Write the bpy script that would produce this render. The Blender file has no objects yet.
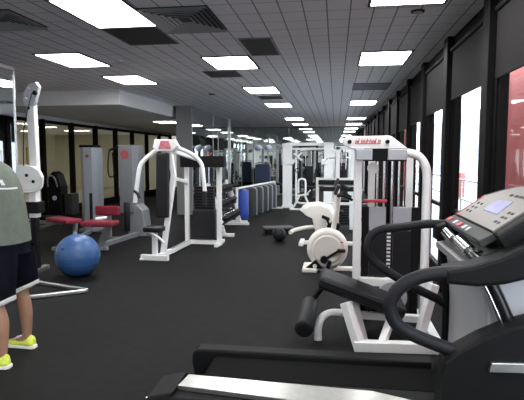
import bpy, bmesh, math, random
from mathutils import Vector, Matrix
random.seed(7)
PI = math.pi
SC = bpy.context.scene
COL = SC.collection

# ------------------------------------------------------------------ materials
def mat(name, c, rough=.5, metal=0., spec=.5, noise=0., nscale=40., bump=0., bscale=120., emit=None, estr=0.):
    m = bpy.data.materials.new(name); m.use_nodes = True
    nt = m.node_tree; b = nt.nodes['Principled BSDF']
    b.inputs['Base Color'].default_value = (*c, 1)
    b.inputs['Roughness'].default_value = rough
    b.inputs['Metallic'].default_value = metal
    b.inputs['Specular IOR Level'].default_value = spec
    if emit:
        b.inputs['Emission Color'].default_value = (*emit, 1); b.inputs['Emission Strength'].default_value = estr
    if noise or bump:
        tc = nt.nodes.new('ShaderNodeTexCoord')
        n = nt.nodes.new('ShaderNodeTexNoise'); n.inputs['Scale'].default_value = nscale; n.inputs['Detail'].default_value = 3
        nt.links.new(tc.outputs['Object'], n.inputs['Vector'])
        if noise:
            r = nt.nodes.new('ShaderNodeValToRGB')
            r.color_ramp.elements[0].position = .3; r.color_ramp.elements[1].position = .7
            r.color_ramp.elements[0].color = tuple(max(0, x*(1-noise)) for x in c)+(1,)
            r.color_ramp.elements[1].color = tuple(min(1, x*(1+noise)) for x in c)+(1,)
            nt.links.new(n.outputs['Fac'], r.inputs['Fac']); nt.links.new(r.outputs['Color'], b.inputs['Base Color'])
        if bump:
            n2 = nt.nodes.new('ShaderNodeTexNoise'); n2.inputs['Scale'].default_value = bscale
            nt.links.new(tc.outputs['Object'], n2.inputs['Vector'])
            bp = nt.nodes.new('ShaderNodeBump'); bp.inputs['Strength'].default_value = bump; bp.inputs['Distance'].default_value = .01
            nt.links.new(n2.outputs['Fac'], bp.inputs['Height']); nt.links.new(bp.outputs['Normal'], b.inputs['Normal'])
    return m

def ceiling_mat():
    m = mat('ceiling_tile', (.8, .79, .8), .85, spec=.2)
    nt = m.node_tree; b = nt.nodes['Principled BSDF']; L = nt.links.new
    g = nt.nodes.new('ShaderNodeNewGeometry'); s = nt.nodes.new('ShaderNodeSeparateXYZ'); L(g.outputs['Position'], s.inputs[0])
    def groove(out, pitch, w, off):
        a = nt.nodes.new('ShaderNodeMath'); a.operation = 'ADD'; a.inputs[1].default_value = off; L(out, a.inputs[0])
        d = nt.nodes.new('ShaderNodeMath'); d.operation = 'DIVIDE'; d.inputs[1].default_value = pitch; L(a.outputs[0], d.inputs[0])
        f = nt.nodes.new('ShaderNodeMath'); f.operation = 'FRACT'; L(d.outputs[0], f.inputs[0])
        c = nt.nodes.new('ShaderNodeMath'); c.operation = 'LESS_THAN'; c.inputs[1].default_value = w/pitch; L(f.outputs[0], c.inputs[0])
        return c.outputs[0]
    gx = groove(s.outputs['X'], .207, .013, 10*.207+.31-.207); gy = groove(s.outputs['Y'], .31, .010, 31)
    k = nt.nodes.new('ShaderNodeMath'); k.operation = 'MULTIPLY'; k.inputs[1].default_value = .8; L(gy, k.inputs[0])
    mx = nt.nodes.new('ShaderNodeMath'); mx.operation = 'MAXIMUM'; L(gx, mx.inputs[0]); L(k.outputs[0], mx.inputs[1])
    n = nt.nodes.new('ShaderNodeTexNoise'); n.inputs['Scale'].default_value = 60; L(g.outputs['Position'], n.inputs['Vector'])
    r = nt.nodes.new('ShaderNodeValToRGB'); r.color_ramp.elements[0].color = (.80, .79, .80, 1); r.color_ramp.elements[1].color = (.90, .89, .90, 1)
    L(n.outputs['Fac'], r.inputs['Fac'])
    mix = nt.nodes.new('ShaderNodeMix'); mix.data_type = 'RGBA'
    L(mx.outputs[0], mix.inputs['Factor']); L(r.outputs['Color'], mix.inputs['A']); mix.inputs['B'].default_value = (.27, .27, .27, 1)
    L(mix.outputs['Result'], b.inputs['Base Color'])
    return m

def glass_mat(name, tint, refl):
    m = bpy.data.materials.new(name); m.use_nodes = True; nt = m.node_tree; nt.nodes.clear()
    o = nt.nodes.new('ShaderNodeOutputMaterial'); t = nt.nodes.new('ShaderNodeBsdfTransparent'); t.inputs[0].default_value = (*tint, 1)
    g = nt.nodes.new('ShaderNodeBsdfGlossy'); g.inputs['Roughness'].default_value = .02
    lw = nt.nodes.new('ShaderNodeLayerWeight'); lw.inputs['Blend'].default_value = .5
    pw = nt.nodes.new('ShaderNodeMath'); pw.operation = 'POWER'; pw.inputs[1].default_value = 4.0; nt.links.new(lw.outputs['Facing'], pw.inputs[0])
    f = nt.nodes.new('ShaderNodeMath'); f.operation = 'MULTIPLY_ADD'; f.inputs[1].default_value = refl; f.inputs[2].default_value = .04; nt.links.new(pw.outputs[0], f.inputs[0])
    x = nt.nodes.new('ShaderNodeMixShader'); L = nt.links.new
    L(f.outputs[0], x.inputs[0]); L(t.outputs[0], x.inputs[1]); L(g.outputs[0], x.inputs[2]); L(x.outputs[0], o.inputs[0])
    return m

def facade_mat():
    m = mat('pale_facade', (.7, .72, .75), .8)
    nt = m.node_tree; b = nt.nodes['Principled BSDF']
    tc = nt.nodes.new('ShaderNodeTexCoord'); br = nt.nodes.new('ShaderNodeTexBrick'); br.inputs['Scale'].default_value = .35
    br.inputs['Color1'].default_value = (.32, .34, .38, 1); br.inputs['Color2'].default_value = (.24, .26, .31, 1); br.inputs['Mortar'].default_value = (.4, .42, .46, 1)
    mp = nt.nodes.new('ShaderNodeMapping'); mp.inputs['Rotation'].default_value = (PI/2, 0, PI/2)
    nt.links.new(tc.outputs['Object'], mp.inputs[0]); nt.links.new(mp.outputs[0], br.inputs['Vector'])
    nt.links.new(br.outputs['Color'], b.inputs['Base Color'])
    return m

M = dict(
 ceil=ceiling_mat(),
 floor=mat('black_rubber_floor', (.0085, .0082, .0082), .7, spec=.10, noise=.22, nscale=9, bump=.15, bscale=180),
 plaster=mat('grey_painted_plaster', (.7, .7, .7), .8, noise=.03),
 soffit=mat('soffit_paint', (.75, .75, .75), .8, noise=.03),
 column=mat('column_paint', (.3, .3, .3), .7, noise=.04),
 cream=mat('cream_wall_paint', (.62, .58, .46), .8, noise=.05, nscale=3),
 tilefloor=mat('corridor_floor', (.25, .22, .17), .4, noise=.1),
 frame=mat('dark_bronze_frame', (.007, .0065, .0065), .65, spec=.06, noise=.1),
 shade=mat('mesh_roller_shade', (.012, .011, .011), .8, spec=.1, noise=.25, nscale=300),
 glass=glass_mat('window_glass', (.93, .95, .95), .25),
 tinted=glass_mat('partition_glass', (.95, .95, .9), .3),
 mirrorfar=mat('tinted_mirror', (.5, .54, .52), .03, 1.),
 mirror=mat('mirror_silver', (.86, .89, .88), .015, 1.),
 diff=mat('light_diffuser', (.9, .9, .9), .5, emit=(1, 1, 1), estr=12.5),
 white=mat('white_powder_coat', (.82, .82, .81), .35, noise=.02),
 offwhite=mat('cream_bike_shell', (.80, .78, .72), .4, noise=.03),
 black=mat('black_plastic', (.007, .007, .0075), .55, spec=.12, noise=.1),
 blackgloss=mat('black_gloss_plastic', (.008, .008, .009), .25),
 vinyl=mat('black_vinyl', (.010, .010, .012), .42, spec=.22, noise=.15, nscale=14),
 foam=mat('black_foam_grip', (.011, .011, .013), .55, spec=.2, noise=.2, nscale=60),
 beltrub=mat('running_belt_rubber', (.006, .006, .006), .8, spec=.05, noise=.2, nscale=80),
 chrome=mat('chrome', (.75, .75, .76), .15, 1.),
 alu=mat('brushed_aluminium', (.68, .67, .64), .32, 1., noise=.06, nscale=25),
 steel=mat('grey_steel', (.33, .34, .35), .4, .6),
 iron=mat('black_iron', (.01, .01, .0105), .45, .0, spec=.2),
 smoked_reflect=mat('smoked_shroud_and_reflection', (.012, .012, .014), .3),  # stack shroud colour, also the painted floor reflection on the leg machine shields
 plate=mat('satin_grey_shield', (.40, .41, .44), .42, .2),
 shroud=mat('silver_grey_plastic', (.46, .465, .49), .38, .15, noise=.03, nscale=5),
 towerg=mat('grey_steel_shroud', (.15, .155, .165), .45, .2, noise=.05, nscale=4),
 towerl=mat('light_grey_shroud', (.27, .29, .32), .4, .2),
 taupe=mat('taupe_console', (.17, .155, .135), .45, noise=.03),
 trayg=mat('grey_tray_plastic', (.04, .04, .04), .55, spec=.2, noise=.05),
 lcd=mat('lcd_screen', (.40, .39, .58), .6, spec=.05, noise=.2, nscale=9),
 red=mat('red_vinyl', (.2, .012, .03), .45, noise=.12, nscale=10),
 redpaint=mat('red_lettering', (.5, .03, .06), .5),
 pinkpaint=mat('faded_red_panel', (.55, .16, .2), .5, noise=.2, nscale=30),
 redwall=mat('red_outdoor_wall', (.50, .10, .09), .55, noise=.08, nscale=4),
 ball=mat('blue_ball_vinyl', (.035, .10, .26), .38, noise=.06, nscale=6),
 bluemat=mat('blue_foam_mat', (.03, .07, .36), .55, noise=.1),
 greymat=mat('grey_foam_mat', (.045, .048, .05), .6, noise=.1),
 lens=mat('blue_white_lens', (.55, .62, .75), .3),
 darkblue=mat('dark_blue_panel', (.03, .05, .11), .4),
 skin=mat('skin', (.36, .19, .12), .55, noise=.06, nscale=18),
 hair=mat('dark_hair', (.02, .014, .01), .6, noise=.3, nscale=60),
 sage=mat('sage_green_cotton', (.13, .155, .125), .9, noise=.1, nscale=20, bump=.2, bscale=30),
 printw=mat('white_shirt_print', (.62, .65, .66), .8, noise=.15, nscale=60),
 navy=mat('navy_shorts_cloth', (.0045, .005, .009), .9, spec=.08, noise=.2, nscale=15, bump=.2, bscale=25),
 whitecloth=mat('white_trim_cloth', (.75, .75, .72), .8),
 neon=mat('neon_yellow_mesh', (.62, .72, .08), .6, noise=.15, nscale=70),
 sole=mat('white_sole_rubber', (.8, .8, .72), .6),
 eye=mat('eye_white', (.8, .8, .8), .2), iris=mat('eye_dark', (.03, .02, .015), .2), lip=mat('lip', (.32, .12, .1), .5),
 paving=mat('pale_paving', (.45, .46, .48), .8, noise=.05), facade=facade_mat(),
 vent=mat('grey_vent_metal', (.33, .33, .33), .5), ventdark=mat('dark_duct', (.012, .012, .012), .7),
 darkpanel=mat('dark_grey_panel', (.045, .043, .04), .7, noise=.1, nscale=60),
 greypanel=mat('grey_return_panel', (.22, .22, .22), .7, noise=.1, nscale=60),
 yellow=mat('yellow_poster', (.6, .45, .08), .6), teal=mat('grey_green_poster', (.25, .33, .3), .6),
 orange=mat('orange_badge', (.24, .05, .055), .5), trim=mat('satin_trim', (.55, .56, .56), .3, .8),
)

# ------------------------------------------------------------------ mesh builder
class MB:
    def __init__(s): s.bm = bmesh.new(); s.mi = 0
    def _add(s, verts, faces, mi=None, smooth=False):
        vs = [s.bm.verts.new(v) for v in verts]; out = []
        for f in faces:
            try:
                fc = s.bm.faces.new([vs[i] for i in f]); fc.material_index = s.mi if mi is None else mi; fc.smooth = smooth; out.append(fc)
            except ValueError: pass
        return out
    def box(s, c, d, rot=None, bev=.006):
        b = bmesh.new(); bmesh.ops.create_cube(b, size=1)
        bmesh.ops.scale(b, vec=d, verts=b.verts)
        if bev:
            w = min(bev, min(d)*.3)
            bmesh.ops.bevel(b, geom=list(b.edges), offset=w, segments=2, affect='EDGES', profile=.5)
        mm = Matrix.Translation(c)
        if rot is not None: mm = mm @ rot.to_4x4()
        b.transform(mm); return s.merge(b)
    def merge(s, b, smooth=None):
        b.verts.index_update()
        vs = [v.co.copy() for v in b.verts]; fs = [[v.index for v in f.verts] for f in b.faces]; sm = [f.smooth for f in b.faces]
        out = s._add(vs, fs)
        for f, q in zip(out, sm): f.smooth = q if smooth is None else smooth
        b.free(); return s
    def span(s, a, b, bev=.006):
        a = Vector(a); b = Vector(b)
        return s.box((a+b)/2, [abs(x) for x in (b-a)], None, bev)
    def beam(s, p, q, w, h, bev=.006, up=(0, 0, 1)):
        p = Vector(p); q = Vector(q); z = (q-p); l = z.length; z.normalize()
        u = Vector(up)
        if abs(z.dot(u)) > .98: u = Vector((0, 1, 0))
        x = u.cross(z).normalized(); y = z.cross(x)
        return s.box((p+q)/2, (w, h, l), Matrix((x, y, z)).transposed(), bev)
    def tube(s, pts, r, n=10, smooth=4, closed=False):
        P = [Vector(p) for p in pts]
        if smooth > 1 and len(P) > 2:
            Q = []
            for i in range(len(P)-1):
                a = P[max(i-1, 0)]; b = P[i]; c = P[i+1]; d = P[min(i+2, len(P)-1)]
                for k in range(smooth):
                    t = k/smooth
                    Q.append(.5*((2*b)+(c-a)*t+(2*a-5*b+4*c-d)*t*t+(3*b-a-3*c+d)*t**3))
            Q.append(P[-1]); P = Q
        N = len(P); rr = r if isinstance(r, (list, tuple)) else [r]*N
        if len(rr) != N: rr = [rr[min(int(i*len(rr)/N), len(rr)-1)] for i in range(N)]
        T = [(P[min(i+1, N-1)]-P[max(i-1, 0)]).normalized() for i in range(N)]
        u = T[0].orthogonal().normalized(); verts = []
        for i in range(N):
            u = (u - T[i]*u.dot(T[i])).normalized(); v = T[i].cross(u)
            for k in range(n):
                a = 2*PI*k/n; verts.append(P[i]+rr[i]*(math.cos(a)*u+math.sin(a)*v))
        F = [[i*n+k, i*n+(k+1) % n, (i+1)*n+(k+1) % n, (i+1)*n+k] for i in range(N-1) for k in range(n)]
        s._add(verts, F, smooth=True)
        s._add(verts[:n], [list(range(n))[::-1]]); s._add(verts[-n:], [list(range(n))])
        return s
    def cyl(s, p, q, r, n=20, r2=None, bev=0):
        p = Vector(p); q = Vector(q); d = (q-p).normalized(); r2 = r if r2 is None else r2
        if bev: return s.tube([p, p+d*bev*.3, p+d*bev, q-d*bev, q-d*bev*.3, q], [r-bev, r-bev*.3, r, r2, r2-bev*.3, r2-bev], n, 1)
        return s.tube([p, q], [r, r2], n, 1)
    def prism(s, poly, axis, a, b, bev=.008):
        """poly in the plane across `axis` (0 x:(y,z) 1 y:(x,z) 2 z:(x,y)), from a to b along axis"""
        def mk(p, t): return (t, p[0], p[1]) if axis == 0 else ((p[0], t, p[1]) if axis == 1 else (p[0], p[1], t))
        m = bmesh.new(); A = [m.verts.new(mk(p, a)) for p in poly]; B = [m.verts.new(mk(p, b)) for p in poly]; n = len(poly)
        m.faces.new(A); m.faces.new(B[::-1])
        for i in range(n): m.faces.new([A[i], B[i], B[(i+1) % n], A[(i+1) % n]])
        bmesh.ops.recalc_face_normals(m, faces=m.faces)
        if bev:
            es = [e for e in m.edges if (e.verts[0] in A) == (e.verts[1] in A)]
            bmesh.ops.bevel(m, geom=es, offset=bev, segments=2, affect='EDGES', profile=.5, clamp_overlap=True)
        return s.merge(m)
    def loft(s, rings, cap=True, smooth=True, mi=None):
        n = len(rings[0]); verts = [v for r in rings for v in r]
        F = [[i*n+k, i*n+(k+1) % n, (i+1)*n+(k+1) % n, (i+1)*n+k] for i in range(len(rings)-1) for k in range(n)]
        out = s._add(verts, F, mi, smooth)
        if cap: s._add(rings[0], [list(range(n))[::-1]], mi); s._add(rings[-1], [list(range(n))], mi)
        return out
    def sphere(s, c, r, sc=(1, 1, 1), seg=24, rings=14):
        b = bmesh.new(); bmesh.ops.create_uvsphere(b, u_segments=seg, v_segments=rings, radius=r)
        bmesh.ops.scale(b, vec=sc, verts=b.verts); bmesh.ops.translate(b, vec=c, verts=b.verts)
        return s.merge(b, True)
    def torus(s, c, R, r, axis='Y', n=28, m=8):
        pts = []
        for k in range(n+1):
            a = 2*PI*k/n; x, y = R*math.cos(a), R*math.sin(a)
            pts.append(Vector(c)+(Vector((x, 0, y)) if axis == 'Y' else Vector((0, x, y)) if axis == 'X' else Vector((x, y, 0))))
        return s.tube(pts, r, m, 1)

ORG = {}
def obj(name, mb, m, parent=None, label=None):
    bmesh.ops.remove_doubles(mb.bm, verts=mb.bm.verts, dist=1e-5) if False else None
    bmesh.ops.recalc_face_normals(mb.bm, faces=mb.bm.faces)
    if parent is not None:
        o0 = ORG[parent.name]
        bmesh.ops.translate(mb.bm, vec=-o0, verts=mb.bm.verts)
    me = bpy.data.meshes.new(name); mb.bm.to_mesh(me); mb.bm.free()
    for q in (m if isinstance(m, (list, tuple)) else [m]): me.materials.append(M[q])
    o = bpy.data.objects.new(name, me); COL.objects.link(o)
    if parent is not None: o.parent = parent; ORG[o.name] = ORG[parent.name]
    else: ORG[o.name] = Vector((0, 0, 0))
    if label: o['label'] = label
    return o
def tag(o, label, cat, group=None, kind=None):
    o['label'] = label; o['category'] = cat
    if group: o['group'] = group
    if kind: o['kind'] = kind
    return o
def thing(name, label, cat, loc=(0, 0, 0), rz=0., group=None, local=False):
    o = bpy.data.objects.new(name, None); COL.objects.link(o); o.location = loc; o.rotation_euler = (0, 0, rz); o.empty_display_size = .1
    ORG[o.name] = Vector((0, 0, 0)) if local else Vector(loc)
    return tag(o, label, cat, group)
def single(name, mb, m, label, cat, loc, group=None):
    """a thing that is one mesh; its origin at loc"""
    bmesh.ops.translate(mb.bm, vec=-Vector(loc), verts=mb.bm.verts)
    o = obj(name, mb, m); o.location = loc
    return tag(o, label, cat, group)
def struct(name, mb, m, parent=None):
    o = obj(name, mb, m, parent)
    if parent is None: o['kind'] = 'structure'
    return o
def dup(root, loc, rz=None, label=None, group=None):
    r = root.copy(); COL.objects.link(r); r.location = loc
    if rz is not None: r.rotation_euler = (0, 0, rz)
    if label: r['label'] = label
    if group: r['group'] = group
    for ch in list(root.children):
        c = ch.copy(); COL.objects.link(c); c.parent = r
        for g in list(ch.children):
            d = g.copy(); COL.objects.link(d); d.parent = c
    return r
def B(*a, **k): return MB().box(*a, **k)
def S(a, b, bev=.006): return MB().span(a, b, bev)

# ------------------------------------------------------------------ camera
cam = bpy.data.cameras.new('camera'); cam.sensor_width = 36; cam.lens = 500/524*36; cam.clip_start = .05; cam.clip_end = 300
co = bpy.data.objects.new('camera', cam); COL.objects.link(co); co.location = (0, 0, 1.55)
co.rotation_euler = (PI/2-math.radians(5.029), 0, math.radians(8.387)); SC.camera = co

# ------------------------------------------------------------------ world
w = bpy.data.worlds.new('overcast_sky'); SC.world = w; w.use_nodes = True; nt = w.node_tree
bg = nt.nodes['Background']; bg.inputs['Color'].default_value = (.86, .92, 1, 1); bg.inputs['Strength'].default_value = 4.6

# ------------------------------------------------------------------ room shell
H = 2.85; XR = 1.28; XL = -7.3; XM = -4.7; YB = -3.5; YF = 22.5; XP = -3.73
struct('floor', S((XL-.1, YB-.1, -.12), (XR+.12, YF+.2, 0), 0), 'floor')
struct('ceiling', S((XL-.1, YB-.1, H), (XR+.12, YF+.2, H+.12), 0), 'ceil')
struct('wall_back', S((XM-.15, YB-.15, 0), (XR+.1, YB, H), 0), 'plaster')
struct('wall_far', S((XL, YF, 0), (XR+.1, YF+.15, H), 0), 'column')
struct('wall_left', S((XM-.18, YB, 0), (XM, 6.86, H), 0), 'plaster')
struct('wall_left_return', S((XL, 6.7, 0), (XM-.18, 6.86, H), 0), 'plaster')
struct('wall_partition', S((-4.15, 12.72, 0), (XP, YF, H), 0), 'column')
struct('soffit', S((XL, 9.45, 2.56), (-4.22, YF, H), .004), 'soffit')
struct('header', S((XL-.12, 6.86, 2.46), (XL, YF, H), 0), 'soffit')
struct('sill', S((XL-.12, 6.86, 0), (XL+.02, YF, .12), 0), 'frame')
# right glazed wall
struct('wall_right_head', S((XR-.02, YB, 2.72), (XR+.12, YF, H), 0), 'frame')
struct('wall_right_sill', S((XR-.02, YB, 0), (XR+.12, YF, .12), 0), 'frame')
posts = [4.38+1.53*k for k in range(-5, 12)]
for i, y in enumerate(posts):
    mb = S((XR-.09, y-.09, .0), (XR+.08, y+.09, H), .004); mb.span((XR-.035, y+.09, .12), (XR+.05, y+.15, 2.72), .004)
    mb.span((XR-.035, y-.15, .12), (XR+.05, y-.09, 2.72), .004)
    struct('mullion_right', mb, 'frame')
shade_low = [2.15, 2.15, 2.15, 2.15, 2.15, 2.15, 2.10, 2.06, 2.03, 2.03, 2.0, 2.03, 2.0, 2.02, 2.0, 2.0, 2.0]
for i in range(len(posts)-1):
    y0, y1 = posts[i]+.15, posts[i+1]-.15
    f = MB(); f.span((XR-.02, y0, .12), (XR+.03, y0+.04, 2.72), 0); f.span((XR-.02, y1-.04, .12), (XR+.03, y1, 2.72), 0)
    f.span((XR-.02, y0+.04, .12), (XR+.03, y1-.04, .2), 0); f.span((XR-.02, y0+.04, 2.62), (XR+.03, y1-.04, 2.72), 0)
    f.span((XR-.015, y0+.04, .93), (XR+.03, y1-.04, .97), 0)
    wn = struct('window_%d' % (i+1), f, 'frame')
    struct('pane', S((XR+.005, y0+.04, .2), (XR+.012, y1-.04, 2.62), 0), 'glass', wn)
    if i >= 4:
        z = shade_low[i]
        lab = {4: 'dark mesh roller shade at the right frame edge, over the red view', 5: 'second nearest dark roller shade, over the first white window',
               6: 'third nearest dark roller shade, behind the red view and first white window', 7: 'fourth nearest dark roller shade along the windows'}.get(i, 'dark roller shade half drawn on a far right window')
        t = thing('roller_blind', lab, 'window shade', (XR-.045, (y0+y1)/2, z), 0, 'roller shades on the right windows')
        obj('fabric', S((XR-.05, y0+.01, z+.02), (XR-.044, y1-.01, 2.7), 0), 'shade', t)
        obj('hem_bar', S((XR-.055, y0+.01, z), (XR-.038, y1-.01, z+.025), .003), 'frame', t)
        obj('roller', MB().cyl((XR-.05, y0+.01, 2.69), (XR-.05, y1-.01, 2.69), .025), 'frame', t)

# left glazed wall to the corridor
lp = [7.6+1.4*k-.1 for k in range(0, 11)]
for i, y in enumerate(lp):
    struct('mullion_left', S((XL-.06, y-.05, .12), (XL+.07, y+.05, 2.47), .004), 'frame')
for i in range(len(lp)-1):
    y0, y1 = lp[i]+.05, lp[i+1]-.05
    f = MB(); f.span((XL-.03, y0, .12), (XL+.02, y1, .2), 0); f.span((XL-.03, y0, 2.38), (XL+.02, y1, 2.46), 0)
    wn = struct('window_%d' % (i+17), f, 'frame')
    struct('pane', S((XL-.012, y0, .2), (XL-.004, y1, 2.38), 0), 'tinted', wn)
struct('wall_corridor', S((-14.2, 6, 0), (-14, 24, 2.7), 0), 'cream')
struct('corridor_end', S((-14, 5.9, 0), (XL-.12, 6.1, 2.7), 0), 'cream')
struct('corridor_far_end', S((-14, 23.5, 0), (XL-.12, 23.7, 2.7), 0), 'cream')
struct('floor_corridor', S((-14.2, 5.9, -.12), (XL-.1, 24, 0), 0), 'tilefloor')
struct('ceiling_corridor', S((-14.2, 5.9, 2.6), (XL-.12, 24, 2.7), 0), 'plaster')
struct('baseboard_left', S((XM, YB, 0), (XM+.015, 6.86, .1), .003), 'black')
struct('baseboard_partition', S((XP, 12.72, 0), (XP+.012, YF, .1), .003), 'black')

# mirrors
def mirror(name, a, b, label, axis, mm='mirror'):
    a = Vector(a); b = Vector(b)
    t = thing(name, label, 'mirror', ((a+b)/2)[:2]+(a.z,))
    obj('glass', S(a, b, 0), mm, t)
    return t
t = mirror('wall_mirror', (XM, YB+.02, .12), (XM+.008, 6.83, 2.8), 'tall wall mirror on the near left wall behind the person', 0)
obj('edge_trim', S((XM, 6.83, .12), (XM+.02, 6.86, 2.8), .003), 'trim', t, 'thin bright metal edge trim')
t = mirror('wall_mirror', (XP, 12.75, .12), (XP+.008, 22.4, 2.8), 'long wall mirror on the partition behind the dumbbell rack', 0)
for y in (12.75, 15.0, 19.7): obj('seam_trim', S((XP+.004, y-.006, .12), (XP+.014, y+.006, 2.8), 0), 'trim', t)
obj('seam_trim', S((XP+.004, 17.28, .12), (XP+.05, 17.42, 2.83), .006), 'trim', t, 'wide bright vertical trim')
t = mirror('wall_mirror', (-3.7, YF-.008, .12), (1.2, YF, 2.8), 'mirror covering the far end wall', 1, 'mirrorfar')
for x in (-2.1, -.5): obj('seam_trim', S((x-.008, YF-.014, .12), (x+.008, YF-.006, 2.8), 0), 'trim', t)

# outside
struct('ground_outside', S((XR+.12, -6, -.15), (40, 70, -.03), 0), 'paving')
b = single('outdoor_wall', S((2.2, 1.5, -.03), (2.5, 7.3, 3.2), .01), 'redwall', 'red outdoor wall seen through the nearest window', 'wall', (2.35, 4.4, 0))
single('outdoor_pillar', S((2.3, 18.2, -.03), (2.6, 21.5, 3.2), .01), 'redwall', 'red outdoor pillar seen behind the leg machine tower', 'wall', (2.45, 19.8, 0))
t = thing('building', 'pale building across the paving outside the windows', 'building', (14, 40, -.03))
obj('facade', S((12, 14, -.03), (16, 66, 5.5), 0), 'facade', t)
for k in range(10): obj('window_band', S((11.95, 16+k*5, 1.2), (12.02, 19+k*5, 2.2), .01), 'plate', t)
t = thing('railing', 'low outdoor metal railing outside the white windows', 'railing', (2.9, 14, 0))
for z in (.55, 1.0): obj('rail', MB().tube([(2.9, 8.2, z), (2.9, 22, z)], .022, 8, 1), 'steel', t)
for k in range(8): obj('post', MB().cyl((2.9, 8.4+k*1.9, -.03), (2.9, 8.4+k*1.9, 1.02), .025), 'steel', t)
t = thing('litter_bin', 'small red outdoor bin beyond the first white window', 'bin', (4.75, 20, -.03))
obj('body', MB().cyl((4.75, 20, -.03), (4.75, 20, .85), .13, bev=.02), 'redwall', t)
obj('lid', MB().sphere((4.75, 20, .85), .13, (1, 1, .7)), 'redwall', t)

# ------------------------------------------------------------------ ceiling fixtures
def light(x, y, lab, z=H, wx=.60, wy=.92, grp='recessed ceiling light panels'):
    t = thing('ceiling_light', lab, 'ceiling light', (x, y, z), 0, grp)
    f = MB()
    for a, b in (((-wx/2-.025, -wy/2-.025), (wx/2+.025, -wy/2)), ((-wx/2-.025, wy/2), (wx/2+.025, wy/2+.025)), ((-wx/2-.025, -wy/2), (-wx/2, wy/2)), ((wx/2, -wy/2), (wx/2+.025, wy/2))):
        f.span((x+a[0], y+a[1], z-.014), (x+b[0], y+b[1], z+.0), .002)
    obj('frame', f, 'darkpanel', t)
    obj('diffuser', S((x-wx/2, y-wy/2, z-.008), (x+wx/2, y+wy/2, z-.001), 0), 'diff', t)
for x, y, lab in [
 (-2.09, 4.45, 'large bright ceiling panel at the top left, beside the louvred vent'),
 (.58, 4.08, 'ceiling panel cut off by the top right frame edge'),
 (-3.54, 6.5, 'ceiling panel above the white cable machine'),
 (-3.49, 8.3, 'ceiling panel just in front of the soffit corner'),
 (-1.46, 7.0, 'ceiling panel nearest in the middle row, beyond the dark square panel'),
 (-1.46, 9.93, 'second ceiling panel of the middle row'),
 (-1.46, 12.85, 'third ceiling panel of the middle row'),
 (-1.46, 17.7, 'fourth ceiling panel of the middle row, small and far'),
 (-1.46, 20.7, 'farthest ceiling panel of the middle row'),
 (.61, 6.97, 'ceiling panel nearest in the right row, above the leg machine'),
 (.64, 12.6, 'second ceiling panel of the right row, beyond the grey return panel'),
 (.68, 17.8, 'third ceiling panel of the right row'),
 (.70, 20.8, 'farthest ceiling panel of the right row'),
 (-1.46, 1.2, 'ceiling panel over the camera position, left'), (.61, 1.2, 'ceiling panel over the camera position, right'),
 (-3.57, 2.2, 'ceiling panel above the near mirror'), (-1.46, -1.7, 'ceiling panel behind the camera, left'), (.61, -1.7, 'ceiling panel behind the camera, right'),
 (-3.57, -.8, 'ceiling panel behind the camera by the mirror')]:
    light(x, y, lab)
light(-5.0, 14.5, 'ceiling panel under the soffit beside the grey column', 2.56)
for x in (-10.6, -12.6):
    for y in (9.5, 12, 14.5, 17, 19.5): light(x, y, 'corridor ceiling panel behind the left windows', 2.6, 1.1, .3, grp='corridor ceiling panels')

def vent4(x, y, wx, wy, lab):
    t = thing('ceiling_vent', lab, 'vent', (x, y, H), 0, 'louvred ceiling vents')
    obj('duct', S((x-wx/2, y-wy/2, H-.006), (x+wx/2, y+wy/2, H-.001), 0), 'ventdark', t)
    n = 6
    for k in range(n):
        f = 1-k/n*.9; a, b = wx/2*f, wy/2*f; wd = .022
        m = MB(); z0, z1 = H-.03+.003*k, H-.006
        for (p, q) in (((-a, -b), (a, -b)), ((a, -b), (a, b)), ((a, b), (-a, b)), ((-a, b), (-a, -b))):
            # sloped blade
            px, py = p; qx, qy = q; ix = 1-wd/a*1.0 if a > wd else .5; iy = 1-wd/b if b > wd else .5
            m._add([(x+px, y+py, z0), (x+qx, y+qy, z0), (x+qx*ix, y+qy*iy, z1), (x+px*ix, y+py*iy, z1), (x+px, y+py, z0+.004), (x+qx, y+qy, z0+.004), (x+qx*ix, y+qy*iy, z1+.003), (x+px*ix, y+py*iy, z1+.003)],
                   [[0, 1, 2, 3], [7, 6, 5, 4], [0, 4, 5, 1], [1, 5, 6, 2], [2, 6, 7, 3], [3, 7, 4, 0]])
        obj('louvre', m, 'vent', t)
vent4(-1.44, 4.75, .64, .84, 'large louvred square vent beside the top left ceiling panel')
vent4(-3.2, 4.5, .62, .62, 'louvred vent cut off by the top left frame corner')
def panel(name, x, y, wx, wy, m, lab):
    t = thing(name, lab, 'ceiling panel', (x, y, H), 0, 'unlit panels in the ceiling')
    obj('plate', S((x-wx/2, y-wy/2, H-.008), (x+wx/2, y+wy/2, H-.001), .002), m, t)
    f = MB()
    for a, b in (((-wx/2-.015, -wy/2-.015), (wx/2+.015, -wy/2)), ((-wx/2-.015, wy/2), (wx/2+.015, wy/2+.015)), ((-wx/2-.015, -wy/2), (-wx/2, wy/2)), ((wx/2, -wy/2), (wx/2+.015, wy/2))):
        f.span((x+a[0], y+a[1], H-.014), (x+b[0], y+b[1], H-.0005), .002)
    obj('rim', f, 'greypanel', t)
panel('ceiling_panel', -2.10, 5.30, .57, .78, 'ventdark', 'black panel in the ceiling just beyond the top left light')
panel('ceiling_panel', -.91, 6.04, .34, .9, 'darkpanel', 'narrow dark grey panel in the ceiling before the middle light row')
panel('ceiling_panel', -1.79, 7.9, .5, .55, 'darkpanel', 'small dark panel just behind the nearest middle light')
panel('ceiling_panel', -1.45, 11.2, .48, .5, 'darkpanel', 'thin dark panel between the second and third middle lights')
panel('ceiling_panel', .63, 9.7, .64, .86, 'greypanel', 'grey panel in the ceiling between the first two right lights')
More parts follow.
